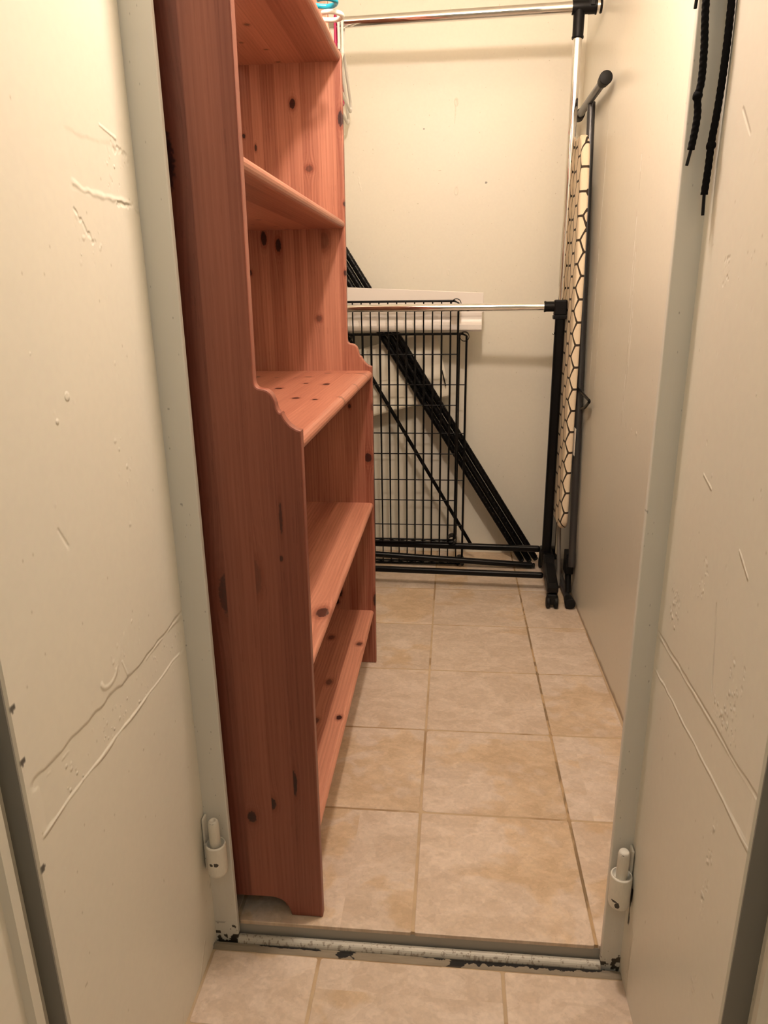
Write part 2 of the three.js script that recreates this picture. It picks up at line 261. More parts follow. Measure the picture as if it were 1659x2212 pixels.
const tileMats = [[1, 1, 1], [0.97, 0.955, 0.93], [1.02, 1.0, 0.97]].map((c) => std({ map: TILE, bumpMap: tileBump, bumpScale: 0.0012, roughness: 0.42, color: lin(...c) }));
M.grout = std({ roughness: 0.95, map: colorTex(512, 512, (u, v, o) => { const n = fbm(u * 40, v * 40, 4), d = sstep(0.52, 0.66, fbm(u * 9 + 5, v * 12, 3)); const k = mix(1.0, 0.72, d) * (0.85 + 0.3 * n); o[0] = 0.53 * k; o[1] = 0.40 * k * (1 - 0.1 * d); o[2] = 0.26 * k * (1 - 0.2 * d); }) });
M.groutDirty = std({ roughness: 0.95, map: colorTex(256, 1024, (u, v, o) => { const d = sstep(0.38, 0.6, fbm(u * 3 + 5, v * 24, 3)); const k = mix(1.0, 0.50, d) * (0.8 + 0.4 * fbm(u * 30, v * 90, 3)); o[0] = 0.48 * k; o[1] = 0.335 * k; o[2] = 0.19 * k; }) });
{
  const rr = rng(77), G = 0.0058;
  function tileAt(parent, x0, x1, z0, z1, y, rad = 0.005, rot = 0) {
    const s = new THREE.Shape(), a = x0 + G / 2, b = x1 - G / 2, c = z0 + G / 2, d = z1 - G / 2, r = rad;
    s.moveTo(a + r, c); s.lineTo(b - r, c); s.quadraticCurveTo(b, c, b, c + r); s.lineTo(b, d - r); s.quadraticCurveTo(b, d, b - r, d); s.lineTo(a + r, d); s.quadraticCurveTo(a, d, a, d - r); s.lineTo(a, c + r); s.quadraticCurveTo(a, c, a + r, c);
    const g = new THREE.ExtrudeGeometry(s, { depth: 0.006, bevelEnabled: true, bevelThickness: 0.0012, bevelSize: 0.0012, bevelOffset: -0.0012, bevelSegments: 2, curveSegments: 3 });
    g.rotateX(Math.PI / 2).translate(0, y - 0.0012, 0);
    const ou = rr(), ov = rr(), t = Math.floor(rr() * 2) * 2 - 1;
    uvBy(g, (x, yy, z) => [ou + t * x / 1.0, ov + t * z / 1.0]);
    part('tile', g, tileMats[Math.floor(rr() * 3)], parent);
  }
  const fl = new THREE.Group(); fl.name = 'floor'; fl.userData.kind = 'structure'; scene.add(fl);
  const xs = [-0.56, -0.3747, -0.0525, 0.2697, 0.4635], T = 0.3085;
  for (let i = 0; i < 4; i++) for (let j = 0; j < 7; j++) {
    const z1 = -j * T + (j === 0 ? G / 2 : 0), z0 = Math.max(-(j + 1) * T, ZB);
    if (z1 - z0 < 0.02) continue;
    tileAt(fl, xs[i] + (i === 0 ? 0.002 : 0), xs[i + 1], z0, z1, 0, i === 2 && j === 1 ? 0.011 : 0.004);
  }
  // grout bed with its dirtier run along the right hand joint, and the grey bed edge under the first row
  part('grout', uvMetres(bx(-0.56, 0.265, -0.008, -0.0010, ZB, -0.003)), M.grout, fl);
  part('grout', uvBy(bx(0.265, 0.2745, -0.008, -0.0010, ZB, -0.003), (x, y, z) => [x * 20, z]), M.groutDirty, fl);
  part('grout', uvMetres(bx(0.2745, 0.476, -0.008, -0.0010, ZB, -0.003)), M.grout, fl);
  part('bed', bx(-0.62, 0.56, -0.08, -0.0080, ZB - 0.05, -0.002), std({ color: lin(0.42, 0.39, 0.34), roughness: 0.9 }), fl);
  const fh = new THREE.Group(); fh.name = 'floor_hall'; fh.userData.kind = 'structure'; scene.add(fh);
  const hx = [-0.432, -0.2165, 0.1055, 0.334], hz = [0.034, 0.172, 0.4805, 0.789, 1.0975, 1.406, 1.7145, 2.0];
  for (let i = 0; i < 3; i++) for (let j = 0; j < 7; j++) tileAt(fh, hx[i] + (i === 0 ? (j < 2 ? 0.022 : 0.004) : 0), hx[i + 1] - (i === 2 && j < 2 ? 0.02 : 0), hz[j], hz[j + 1], YH);
  part('grout', uvMetres(bx(-0.44, 0.345, YH - 0.008, YH - 0.0010, 0.03, 2.0)), M.grout, fh);
  part('bed', bx(-0.70, 0.70, YH - 0.06, YH - 0.008, -0.002, 2.1), M.dark, fh);
}
// worn metal threshold: rounded track bar, then a flaking lip against the hall tiles
{
  const sillMap = colorTex(2048, 128, (u, v, o) => {
    const x = u * 0.70 - 0.40, y = v * 0.05, k = 0.9 + 0.2 * fbm(x * 60, y * 200, 3); o[0] = 0.50 * k; o[1] = 0.48 * k; o[2] = 0.42 * k;
    dirt(o, 0.55 * sstep(0.64, 0.76, fbm(x * 260, y * 300, 3) + 0.14 * sstep(0.018, 0.030, y) * fbm(x * 12, 2, 2)), [0.13, 0.08, 0.045]);
  }, false);
  const lipMap = colorTex(2048, 64, (u, v, o) => {
    const x = u * 0.70 - 0.40, t = v, k = 0.85 + 0.3 * fbm(x * 50, t * 5, 3); o[0] = 0.27 * k; o[1] = 0.225 * k; o[2] = 0.165 * k;
    const w = 1.6 * (fbm(x * 110, 3.3 + t, 4) - 0.5); let c = 0;
    const gap = (a, b, deep) => { const q = 0.012 * (fbm(t * 4 + a * 90, 5, 3) - 0.5), e = sstep(a - 0.001, a + 0.001, x + q) * (1 - sstep(b - 0.001, b + 0.001, x + q)); c = Math.max(c, e * (t + 0.5 * w < deep ? 1 : 0)); };
    gap(-0.325, -0.215, 0.30 + 0.25 * w); gap(-0.185, -0.156, 0.85); gap(-0.03, 0.008, 0.22); gap(0.012, 0.038, 0.95); gap(0.038, 0.275, 0.52 - 0.6 * (x - 0.03)); 
    dirt(o, c, [0.008, 0.007, 0.006]); dirt(o, 0.45 * sstep(0.8, 1, t) * fbm(x * 80, 8, 3), [0.2, 0.13, 0.07]);
  }, false);
  const th = new THREE.Group(); th.name = 'threshold'; th.userData.kind = 'structure'; scene.add(th);
  const arc = []; for (let k = 0; k <= 10; k++) { const a = Math.PI * k / 10; arc.push([0.0105 - 0.0095 * Math.cos(a), -0.0335 + 0.0105 * Math.sin(a)]); }
  const bar = extrude([[0.001, -0.05], ...arc, [0.020, -0.05]], 0.645, 0).rotateY(-Math.PI / 2).translate(0.275, 0, 0);
  part('track', uvBy(bar, (x, y, z) => [(x + 0.40) / 0.70, (z + 0.01) / 0.05]), std({ map: sillMap, roughness: 0.5, metalness: 0.2 }), th);
  const lip = extrude([[0.019, -0.05], [0.019, -0.0325], [0.026, -0.0305], [0.035, -0.0325], [0.036, -0.05]], 0.72, 0).rotateY(-Math.PI / 2).translate(0.308, 0, 0);
  part('lip', uvBy(lip, (x, y, z) => [(x + 0.40) / 0.70, (z - 0.019) / 0.016]), std({ map: lipMap, roughness: 0.8 }), th);
}
// ------------------------------------------------------------------ closet lamp and an added hall fill light (both outside the frame)
{
  const l = thing('wall_lamp', 'plain glass bulb in a white porcelain holder on the closet wall above the doorway', 'lamp', [LAMP.pos[0], LAMP.pos[1], -0.001]);
  const [x, y, z] = LAMP.pos;
  part('base', latheAlong([[0, 0], [0.05, 0], [0.052, 0.012], [0.040, 0.022], [0.028, 0.030], [0.024, 0.075], [0, 0.075]], [x, y, 0], [0, 0, -1]), M.porcelain, l);
  part('bulb', latheAlong([[0, 0], [0.013, 0.004], [0.014, 0.022], [0.022, 0.040], [0.036, 0.062], [0.042, 0.082], [0.038, 0.104], [0.024, 0.120], [0, 0.126]], [x, y, -0.070], [0, 0, -1]), new THREE.MeshStandardMaterial({ color: 0xffffff, emissive: LAMP.color, emissiveIntensity: LAMP.glow, roughness: 0.4 }), l);
  const p = new THREE.PointLight(LAMP.color, LAMP.power, 0, 2); p.position.set(x, y, z); p.castShadow = true; p.shadow.radius = 2.0; p.shadow.mapSize.set(2048, 2048); scene.add(p);
  const h = thing('added_fill_lamp', 'added fill light shaped as a round white dome on the hall ceiling, unseen behind the camera', 'lamp', [HALL_FILL.pos[0], TOP, HALL_FILL.pos[2]]);
  part('rim', latheAlong([[0, 0], [0.15, 0], [0.15, 0.02], [0.14, 0.022], [0, 0.022]], [HALL_FILL.pos[0], TOP, HALL_FILL.pos[2]], [0, -1, 0]), M.porcelain, h);
  part('dome', latheAlong([[0.135, 0.02], [0.125, 0.04], [0.09, 0.056], [0.04, 0.063], [0, 0.065]], [HALL_FILL.pos[0], TOP, HALL_FILL.pos[2]], [0, -1, 0]), new THREE.MeshStandardMaterial({ color: 0xffffff, emissive: HALL_FILL.color, emissiveIntensity: HALL_FILL.glow, roughness: 0.5, side: THREE.DoubleSide }), h);
  const q = new THREE.PointLight(HALL_FILL.color, HALL_FILL.power, 0, 2); q.position.set(HALL_FILL.pos[0], TOP - 0.12, HALL_FILL.pos[2]); q.castShadow = true; q.shadow.radius = 5; scene.add(q);
}
// ------------------------------------------------------------------ bookcase in red-stained pine
function woodTex({ w, h, W, H, seams, knots = [], seed, tone = 1, contrast = 1, staves }) {
  const R = rng(seed), ids = seams.map(() => 0), tones = [...seams, 9].map((_, i) => { const q = R(); return staves?.[i] ?? q; });
  for (const k of knots) { k.id = seams.filter((s) => s < k.u).length; k.t = R(); }
  const D = [0.190, 0.046, 0.026], L = [0.560, 0.245, 0.160];
  const map = colorTex(W, H, (a, b, o) => {
    const u = a * w, v = b * h; let id = 0; for (const s of seams) if (u > s) id++;
    const off = id * 37.7 + seed; let du = 0, ring = 0, core = 0, halo = 0;
    for (const k of knots) {
      if (k.id !== id) continue; const p = (u - k.u) / k.r, q = (v - k.v) / (k.r * (k.e || 1.4)), d = Math.sqrt(p * p + q * q); if (d > 6) continue;
      du += k.r * 0.8 * Math.sign(p || 1) * Math.exp(-d * d / 7); const e = d + 0.25 * (noise(u * 400 + off, v * 300) - 0.5);
      core = Math.max(core, (1 - sstep(0.8, 1.05, e)) * (k.dark ?? 1)); halo = Math.max(halo, 0.55 * (1 - sstep(0.9, 2.1, e))); ring += (1 - sstep(1.2, 3.5, d)) * 0.5 * Math.sin(d * 9);
    }
    const x = u - du, low = fbm(x * 26 + off, v * 1.7 + off, 3), band = 0.5 + 0.5 * Math.sin((x + 0.012 * fbm(x * 14 + off, v * 1.1 + off, 2)) * 780 + tones[id] * 9), fine = fbm(x * 520 + off, v * 9 + off, 3), pore = noise(x * 900 + off, v * 34);
    let t = 0.50 + contrast * (0.55 * (tones[id] - 0.5) + 0.55 * (low - 0.5) + 0.14 * (band - 0.5) + 0.42 * (fine - 0.5) + 0.10 * ring) - (pore > 0.86 ? 0.12 : 0);
    for (const s of seams) { const e = Math.abs(u - s); if (e < 0.0009) t -= 0.10; }
    t = clamp(t, 0, 1.15); for (let c = 0; c < 3; c++) o[c] = mix(D[c], L[c], t) * (tone[c] ?? tone);
    if (halo) dirt(o, halo * (1 - core), [0.19, 0.042, 0.02]); if (core) dirt(o, core, [0.022 + 0.03 * noise(u * 300, v * 300), 0.006, 0.005]);
  }, false);
  return map;
}
{
  const bk = thing('bookcase', 'tall red-stained pine bookcase with stepped scalloped side panels and open shelves', 'bookcase', [-0.38, 0, -0.49]);
  const x0 = -0.545, outline = new THREE.Shape();
  outline.moveTo(x0, 0); outline.lineTo(-0.478, 0); outline.quadraticCurveTo(-0.474, 0.026, -0.452, 0.038); outline.lineTo(-0.312, 0.0395); outline.bezierCurveTo(-0.30, 0.0375, -0.298, 0.035, -0.293, 0.033); outline.quadraticCurveTo(-0.281, 0.024, -0.277, 0);
  outline.lineTo(-0.219, 0); outline.lineTo(-0.2165, 0.905); outline.bezierCurveTo(-0.226, 0.907, -0.238, 0.914, -0.2445, 0.932);
  outline.bezierCurveTo(-0.2465, 0.930, -0.250, 0.934, -0.2515, 0.940); outline.bezierCurveTo(-0.254, 0.956, -0.259, 0.965, -0.273, 0.966); outline.bezierCurveTo(-0.279, 0.967, -0.2825, 0.970, -0.2825, 0.980);
  outline.lineTo(-0.279, 1.45); outline.lineTo(-0.279, 1.648); outline.bezierCurveTo(-0.280, 1.660, -0.296, 1.662, -0.300, 1.684); outline.bezierCurveTo(-0.302, 1.700, -0.309, 1.702, -0.309, 1.722); outline.lineTo(-0.309, 2.0); outline.lineTo(x0, 2.0);
  const side = (z) => extrude(outline, 0.019, z, 0.0028, { curveSegments: 14 });
  const uvP = (g) => uvBy(g, (x, y) => [(x - x0) / 0.33, y / 2.0]);
  const K = (list) => list.map(([x, y, r, e, dark]) => ({ u: x - x0, v: y, r, e, dark }));
  const near = woodTex({ w: 0.33, h: 2.0, W: 420, H: 2048, seed: 3, tone: [0.68, 0.52, 0.50], contrast: 0.75, seams: [0.045, 0.093, 0.142, 0.196, 0.245, 0.286], knots: K([[-0.337, 0.216, 0.0085, 1.5], [-0.300, 0.246, 0.0085, 1.6], [-0.258, 0.29, 0.006, 4.5], [-0.350, 0.641, 0.012, 3, 0.8], [-0.300, 0.672, 0.010, 3, 0.35], [-0.254, 0.77, 0.0025, 11, 0.8], [-0.257, 0.705, 0.003, 1.6, 0.9], [-0.390, 1.268, 0.022, 2.2], [-0.235, 1.10, 0.004, 3, 0.6]]) });  // shade on this panel put into its tone: darker, redder wood
  const far = woodTex({ w: 0.33, h: 2.0, W: 420, H: 2048, seed: 8, tone: 1.0, contrast: 0.95, seams: [0.036, 0.062, 0.098, 0.129, 0.162, 0.20, 0.248, 0.274, 0.305], knots: K([[-0.404, 1.546, 0.008, 1.5], [-0.284, 1.509, 0.0075, 2.4], [-0.532, 1.478, 0.0042, 1.3], [-0.368, 1.399, 0.010, 0.8, 0.6], [-0.280, 1.315, 0.004, 1.6], [-0.496, 1.236, 0.008, 2.4], [-0.458, 1.219, 0.008, 2.2], [-0.337, 1.228, 0.014, 1.6, 0.45], [-0.538, 1.151, 0.005, 1.5], [-0.283, 1.147, 0.0045, 1.6], [-0.357, 1.032, 0.008, 1.1, 0.6], [-0.281, 0.797, 0.0042, 1.7], [-0.232, 0.651, 0.0105, 1.35], [-0.325, 0.236, 0.008, 2.2], [-0.336, 0.205, 0.009, 1.3], [-0.265, 0.152, 0.0045, 1.2], [-0.220, 0.213, 0.005, 4], [-0.503, 1.45, 0.003, 3], [-0.217, 0.793, 0.005, 2.2, 0.6]]) });
  const grain = (() => { const W = 256, H = 256, a = new Float32Array(W * H); for (let j = 0; j < H; j++) for (let i = 0; i < W; i++) a[j * W + i] = fbm(i / W * 120, j / H * 6, 3); return greyTex(W, H, a, true); })();
  const wood = (map) => std({ map, roughness: 0.42 });
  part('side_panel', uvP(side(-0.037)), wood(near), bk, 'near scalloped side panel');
  part('side_panel', uvP(side(-0.975)), wood(far), bk, 'far scalloped side panel');
  const zA = -0.956, zB = -0.037, L = zB - zA;
  const shelf = (yTop, xf, th, map, tx = 0.33) => {
    const r = th / 2, s = [[x0 + 0.004, yTop], [x0 + 0.004, yTop - th]], n = 8;
    for (let k = 0; k <= n; k++) { const a = -Math.PI / 2 + Math.PI * k / n; s.push([xf - r + r * Math.cos(a), yTop - r + r * Math.sin(a)]); }
    return part('shelf', uvBy(extrude(s, L, zA), (x, y, z) => [(x - x0) / tx, -z / 1.0]), wood(map), bk);
  };
  const S = (seed, seams, knots, tone = 1, contrast = 1, staves) => woodTex({ staves, w: 0.33, h: 1.0, W: 330, H: 1000, seed, tone, contrast, seams, knots: knots.map(([x, z, r, e, d]) => ({ u: x - x0, v: -z, r, e, dark: d })) });
  const counter = S(14, [0.045, 0.095, 0.15, 0.208, 0.262], [[-0.498, -0.81, 0.008], [-0.443, -0.799, 0.006, 0.7], [-0.393, -0.789, 0.005, 0.7], [-0.363, -0.809, 0.010, 0.6], [-0.328, -0.894, 0.009, 0.6], [-0.272, -0.882, 0.006, 0.6], [-0.240, -0.892, 0.014, 0.35], [-0.386, -0.582, 0.009], [-0.342, -0.675, 0.007, 1.3], [-0.289, -0.657, 0.011], [-0.314, -0.431, 0.008], [-0.271, -0.412, 0.006], [-0.223, -0.45, 0.008, 0.8, 0.5], [-0.223, -0.66, 0.006, 0.8, 0.5], [-0.223, -0.86, 0.006, 0.8, 0.5]], 1.16, 0.6);
  const second = S(19, [0.05, 0.11, 0.165, 0.222, 0.272], [[-0.236, -0.222, 0.013, 1.7, 0.9]], 1.08, 1, [0.5, 0.3, 0.5, 0.35, 0.65, 1.05]);
  const first = S(25, [0.07, 0.17, 0.243, 0.278], [[-0.240, -0.741, 0.0085, 1.3, 0.85], [-0.323, -0.773, 0.010, 1.4, 0.7], [-0.290, -0.538, 0.009, 1.5, 0.7], [-0.241, -0.389, 0.0065, 1.5], [-0.292, -0.373, 0.008, 1.4, 0.8], [-0.31, -0.12, 0.008, 1.4, 0.7]], 1.05, 1.1, [0.3, 0.35, 0.3, 0.45, 1.15]);
  const upper = S(31, [0.06, 0.12, 0.178, 0.235], [[-0.437, -0.849, 0.005, 0.8, 0.8], [-0.481, -0.796, 0.006, 0.8, 0.7], [-0.431, -0.942, 0.006, 0.8, 0.8], [-0.437, -0.690, 0.006, 1.2, 0.7], [-0.36, -0.3, 0.007, 1.3, 0.7]], 1.0, 0.75);
  shelf(0.178, -0.224, 0.018, first); shelf(0.518, -0.220, 0.018, second); shelf(0.894, -0.2165, 0.024, counter); shelf(1.277, -0.281, 0.021, upper); shelf(1.655, -0.280, 0.021, upper);
  part('added_plinth', uvBy(rbx(-0.292, -0.275, 0.001, 0.160, zA, zB, 0.002), (x, y, z) => [y / 0.33, -z]), wood(upper), bk);  // unseen board added to darken the floor beneath the bookcase
  part('top_board', uvBy(rbx(x0 + 0.004, -0.312, 1.975, 1.998, zA, zB, 0.003), (x, y, z) => [(x - x0) / 0.33, -z]), wood(upper), bk);
}
// ------------------------------------------------------------------ chrome and black garment rack
{
  const RX = 0.379, LX = -0.505, RZ = -1.64;
  const turn = (g) => g.translate(-RX, 0, -RZ).rotateY(-0.045).translate(RX, 0, RZ);
  const rpart = (n, g, ...r) => part(n, Array.isArray(g) ? g.map((q) => turn(q.index ? q.toNonIndexed() : q)) : turn(g), ...r);
  const rk = thing('garment_rack', 'adjustable garment rack with chrome rails on black lower posts and wheeled feet', 'clothes rack', [-0.06, 0, RZ]);
  rpart('top_rail', rod([LX - 0.06, 1.943, RZ], [0.446, 1.943, RZ], 0.0165, 28), M.chrome, rk, 'chrome hanging rail');
  rpart('end_cap', latheAlong([[0, 0], [0.020, 0], [0.0215, 0.003], [0.020, 0.007], [0, 0.008]], [0.441, 1.943, RZ], [1, 0, 0]), M.blackPlastic, rk);
  rpart('end_cap', latheAlong([[0, 0], [0.020, 0], [0.0215, 0.003], [0.020, 0.007], [0, 0.008]], [LX - 0.05, 1.943, RZ], [-1, 0, 0]).translate(-0.008, 0, 0), M.blackPlastic, rk);
  for (const [x, s] of [[RX, 1], [LX, -1]]) {
    const tc = rpart('tee_joint', [latheAlong([[0.0165, 0], [0.0205, 0], [0.0205, 0.052], [0.0165, 0.052]], [x - 0.022, 1.943, RZ], [1, 0, 0]), latheAlong([[0.0145, 0], [0.0185, 0], [0.019, 0.004], [0.0172, 0.008], [0.0178, 0.078], [0.010, 0.09]], [x, 1.857, RZ], [0, 1, 0])], M.blackPlastic, rk);
    rpart('clamp', [latheAlong([[0.0166, 0], [0.0215, 0], [0.0215, 0.020], [0.0236, 0.021], [0.0236, 0.025], [0.0166, 0.025]], [x + (s > 0 ? 0.028 : -0.053), 1.943, RZ], [1, 0, 0]), rbx(x + (s > 0 ? 0.031 : -0.048), x + (s > 0 ? 0.047 : -0.032), 1.938, 1.953, RZ + 0.014, RZ + 0.026, 0.003)], M.blackPlastic, tc.parent);
    rpart('upright', rod([x - 0.002, 1.02, RZ], [x, 1.87, RZ], 0.0140, 26), M.chrome, rk, 'chrome telescoping upright');
    rpart('lower_post', [rbx(x - 0.020, x + 0.015, 0.07, 1.03, RZ - 0.017, RZ + 0.017, 0.010, 4)], M.blackPaint, rk, 'black lower post');
    rpart('tee_joint', [rbx(x - 0.026, x + 0.018, 1.012, 1.066, RZ - 0.020, RZ + 0.020, 0.006, 3), latheAlong([[0.0135, 0], [0.0185, 0.0], [0.0195, 0.003], [0.0175, 0.008], [0.0175, 0.05], [0.0135, 0.05]], [s > 0 ? x - 0.060 : x + 0.050, 1.043, RZ], [s > 0 ? 1 : -1, 0, 0]), rbx(x - 0.028, x + 0.018, 1.000, 1.014, RZ - 0.021, RZ + 0.021, 0.003)], M.blackPlastic, rk);
    if (s > 0) rpart('spring_button', latheAlong([[0, 0], [0.0042, 0.001], [0.0042, 0.006], [0, 0.009]], [x - 0.0195, 0.951, RZ], [-1, 0, 0], 14), M.rivet, rk);
    // foot: tapered beam from back to front over two wheels, with a hub where the post plugs in
    const fx = x + 0.004 * s, foot = new THREE.Shape([[-1.40, 0.052], [-1.385, 0.066], [-1.385, 0.082], [-1.41, 0.092], [-1.56, 0.110], [-1.60, 0.128], [-1.68, 0.128], [-1.71, 0.112], [-1.80, 0.094], [-1.822, 0.082], [-1.822, 0.066], [-1.80, 0.052], [-1.64, 0.058]].map(([a, b]) => new THREE.Vector2(-a, b)));
    const fg = extrude(foot, 0.040, -0.020, 0.006).rotateY(Math.PI / 2).translate(fx, 0, 0);
    rpart('foot', fg, M.blackPlastic, rk);
    for (const z of [-1.405, -1.800]) {
      const c = rpart('caster', [rbx(fx - 0.019, fx + 0.019, 0.014, 0.056, z - 0.018, z + 0.018, 0.008, 3), latheAlong([[0, 0], [0.016, 0], [0.0215, 0.002], [0.0225, 0.005], [0.0225, 0.011], [0.0215, 0.014], [0, 0.014]], [fx - 0.021, 0.0226, z + 0.006], [1, 0, 0]), latheAlong([[0, 0], [0.016, 0], [0.0215, 0.002], [0.0225, 0.005], [0.0225, 0.011], [0.0215, 0.014], [0, 0.014]], [fx + 0.007, 0.0226, z + 0.006], [1, 0, 0])], M.softBlack, rk);
    }
  }
  rpart('middle_rail', rod([LX + 0.015, 1.043, RZ], [RX - 0.014, 1.043, RZ], 0.0135, 26), M.chrome, rk, 'chrome middle rail');
  const hubs = [LX + 0.006, RX - 0.006];
  rpart('base_rail', rbx(hubs[0] + 0.015, hubs[1] - 0.012, 0.056, 0.079, -1.550, -1.528, 0.009, 4), M.blackPaint, rk);
  rpart('base_rail', rbx(hubs[0] + 0.015, hubs[1] - 0.012, 0.088, 0.113, -1.752, -1.728, 0.009, 4), M.blackPaint, rk);
}
// ------------------------------------------------------------------ two black wire shelves stood on end
function wireShelf(name, label, x1, w, y0, h, z, lean, offset, pitch) {
  const t = thing(name, label, 'wire shelf', [x1 - w / 2, y0, z]);
  const D = 0.028, x0 = x1 - w, fr = 0.0040;
  const P = (x, y, d = 0) => [x, y0 + y, z + lean * (y / h) + d];
  for (const d of [0, -D]) {
    part('frame', polyline([P(x0 + 0.05, 0, d), P(x1, 0, d), P(x1, h, d), P(x0, h, d), P(x0, 0, d), P(x0 + 0.06, 0, d)], fr, 8, 0.008), M.wire, t);
  }
  for (const y of [0, h]) { const zig = [], n = 10; for (let k = 0; k <= n; k++) zig.push(P(mix(x0 + 0.02, x1 - 0.02, k / n), y, k % 2 ? 0 : -D)); part('truss', polyline(zig, 0.0022, 6, 0.004), M.wire, t); }
  for (const x of [x0, x1]) { const zig = [], n = 26; for (let k = 0; k <= n; k++) zig.push(P(x, mix(0.02, h - 0.02, k / n), k % 2 ? 0 : -D)); part('truss', polyline(zig, 0.0022, 6, 0.004), M.wire, t); }
  for (let x = x1 - offset; x > x0 + 0.01; x -= pitch) part('wire', rod(P(x, 0, 0.004), P(x, h, 0.004), 0.0025, 8), M.wire, t);
  for (let k = 1; k <= 4; k++) part('cross_wire', rod(P(x0, h - k * 0.192, -0.001), P(x1, h - k * 0.192, -0.001), 0.0022, 8), M.wire, t);
  for (const x of [x0 + 0.008, x1 - 0.008]) for (const y of [0.010, h - 0.010]) {
    const c = P(x, y, -D - 0.006);
    part('collar', latheAlong([[0.0168, 0], [0.0190, 0], [0.0180, 0.044], [0.0158, 0.044], [0.0168, 0]], c, [0, 0, 1], 22), M.wire, t);
  }
  return t;
}
wireShelf('wire_shelf', 'black wire grid shelf stood on end, its top edge just above the chrome middle rail', 0.020, 0.470, 0.118, 0.947, -1.750, 0.030, 0.0286, 0.033);
wireShelf('wire_shelf', 'lower black wire grid shelf standing on the floor, sticking out furthest to the right', 0.0535, 0.470, 0.005, 0.938, -1.800, 0.0, 0.0264, 0.0338);
// ------------------------------------------------------------------ black shelf posts leaning across the back wall
function shelfPost(label, a, b, r = 0.0127, group, plain) {
  const t = thing('shelf_post', label, 'metal post', a, group), d = V(...b).sub(V(...a)), L = d.length(), dir = d.toArray();
  const pts = [[0, 0.012], [r, 0.012]];
  if (!plain) for (let s = 0.05; s < L - 0.04; s += 0.0254) pts.push([r, s], [r * 0.90, s + 0.0008], [r * 0.90, s + 0.0020], [r, s + 0.0028]);
  pts.push([r, L - 0.008], [r * 0.8, L], [0, L]);
  part('pole', latheAlong(pts, a, dir, 18), M.blackPaint, t);
  part('foot', latheAlong([[0, 0], [r * 0.75, 0], [r * 0.85, 0.003], [r * 0.85, 0.008], [r * 0.4, 0.010], [r * 0.4, 0.014], [0, 0.014]], a, dir, 14), M.softBlack, t);
  return t;
}
{
  const a = [0.366, 0.012, -1.852], b = [-0.500, 1.391, -1.852], n = [0.849, 0.527, 0];
  const lbl = ['rightmost black grooved shelf post of the bundle slanting across the back wall', 'middle black grooved shelf post of the bundle slanting across the back wall', 'lower left black grooved shelf post of the bundle slanting across the back wall'];
  [0.0, -0.0262, -0.0524].forEach((o, i) => { const up = Math.max(0, (0.004 - a[1] - n[1] * o) / 0.847); shelfPost(lbl[i], [a[0] + n[0] * o - 0.532 * up, a[1] + n[1] * o + 0.847 * up, a[2]], [b[0] + n[0] * o * 1, b[1] + n[1] * o, b[2]], 0.0127); });
  shelfPost('single thin black rod slanting behind the wire shelves, apart from the thick bundle', [0.104, 0.052, -1.853], [-0.535, 1.142, -1.853], 0.0072, null, true);
  shelfPost('black post lying across the floor behind the base rails of the garment rack', [0.352, 0.0135, -1.777], [-0.51, 0.066, -1.762], 0.0127, null, true);
}
// ------------------------------------------------------------------ white moulding and cream panel leaning at the back
{
  const t = thing('moulding', 'white glossy plastic moulding laid level behind the chrome middle rail', 'moulding', [-0.2, 1.02, -1.815]);
  const face = [[-0.545, 1.034], [0.1165, 1.020], [0.1140, 1.0925], [-0.545, 1.1250]];
  part('face_board', extrude(face, 0.010, -1.838, 0.002), M.vinyl, t);
  const prof = [[-1.838, 1.040], [-1.821, 1.040], [-1.819, 1.018], [-1.8195, 1.010]];
  for (let k = 0; k <= 8; k++) { const a = k / 8 * Math.PI / 2; prof.push([-1.8215 + 0.012 * (1 - Math.cos(a)), 1.004 - 0.024 * Math.sin(a)]); }
  prof.push([-1.805, 0.976], [-1.804, 0.958], [-1.809, 0.952], [-1.838, 0.952]);
  part('cove', extrude(prof.map(([z, y]) => [-z, y]), 0.658, -0.329).rotateY(Math.PI / 2).translate(-0.2195, 0, 0), M.vinyl, t);
}
{
  const t = thing('plastic_panel', 'cream plastic panel leaning tilted on the back wall below the white moulding', 'panel', [-0.25, 0.78, -1.945]);
  // a shallow box with rounded ridges across it, tilted about its own centre
  const prof = [], H = 0.272, n = 40; for (let k = 0; k <= n; k++) { const s = k / n, e = 0.004 + 0.010 * Math.sqrt(Math.max(0, 1 - Math.pow(Math.abs(2 * s - 1), 6))) + 0.0035 * Math.cos(s * Math.PI * 6); prof.push([e, s * H - H / 2]); } prof.push([0, H / 2], [0, -H / 2]);
  const g = extrude(prof, 0.46, -0.46).rotateY(-Math.PI / 2).rotateZ(0).translate(0, 0, 0);
  g.computeBoundingBox(); const c = new THREE.Vector3(); g.boundingBox.getCenter(c); g.translate(-c.x, -c.y, 0); g.rotateX(-0.04).rotateZ(0.25).translate(-0.258, 0.770, -1.8915);
  part('sheet', g, M.cream, t);
  part('clip', rod([-0.040, 0.800, -1.866], [-0.024, 0.738, -1.864], 0.0024, 8), M.blackPaint, t, 'thin black clip on the panel edge');
}
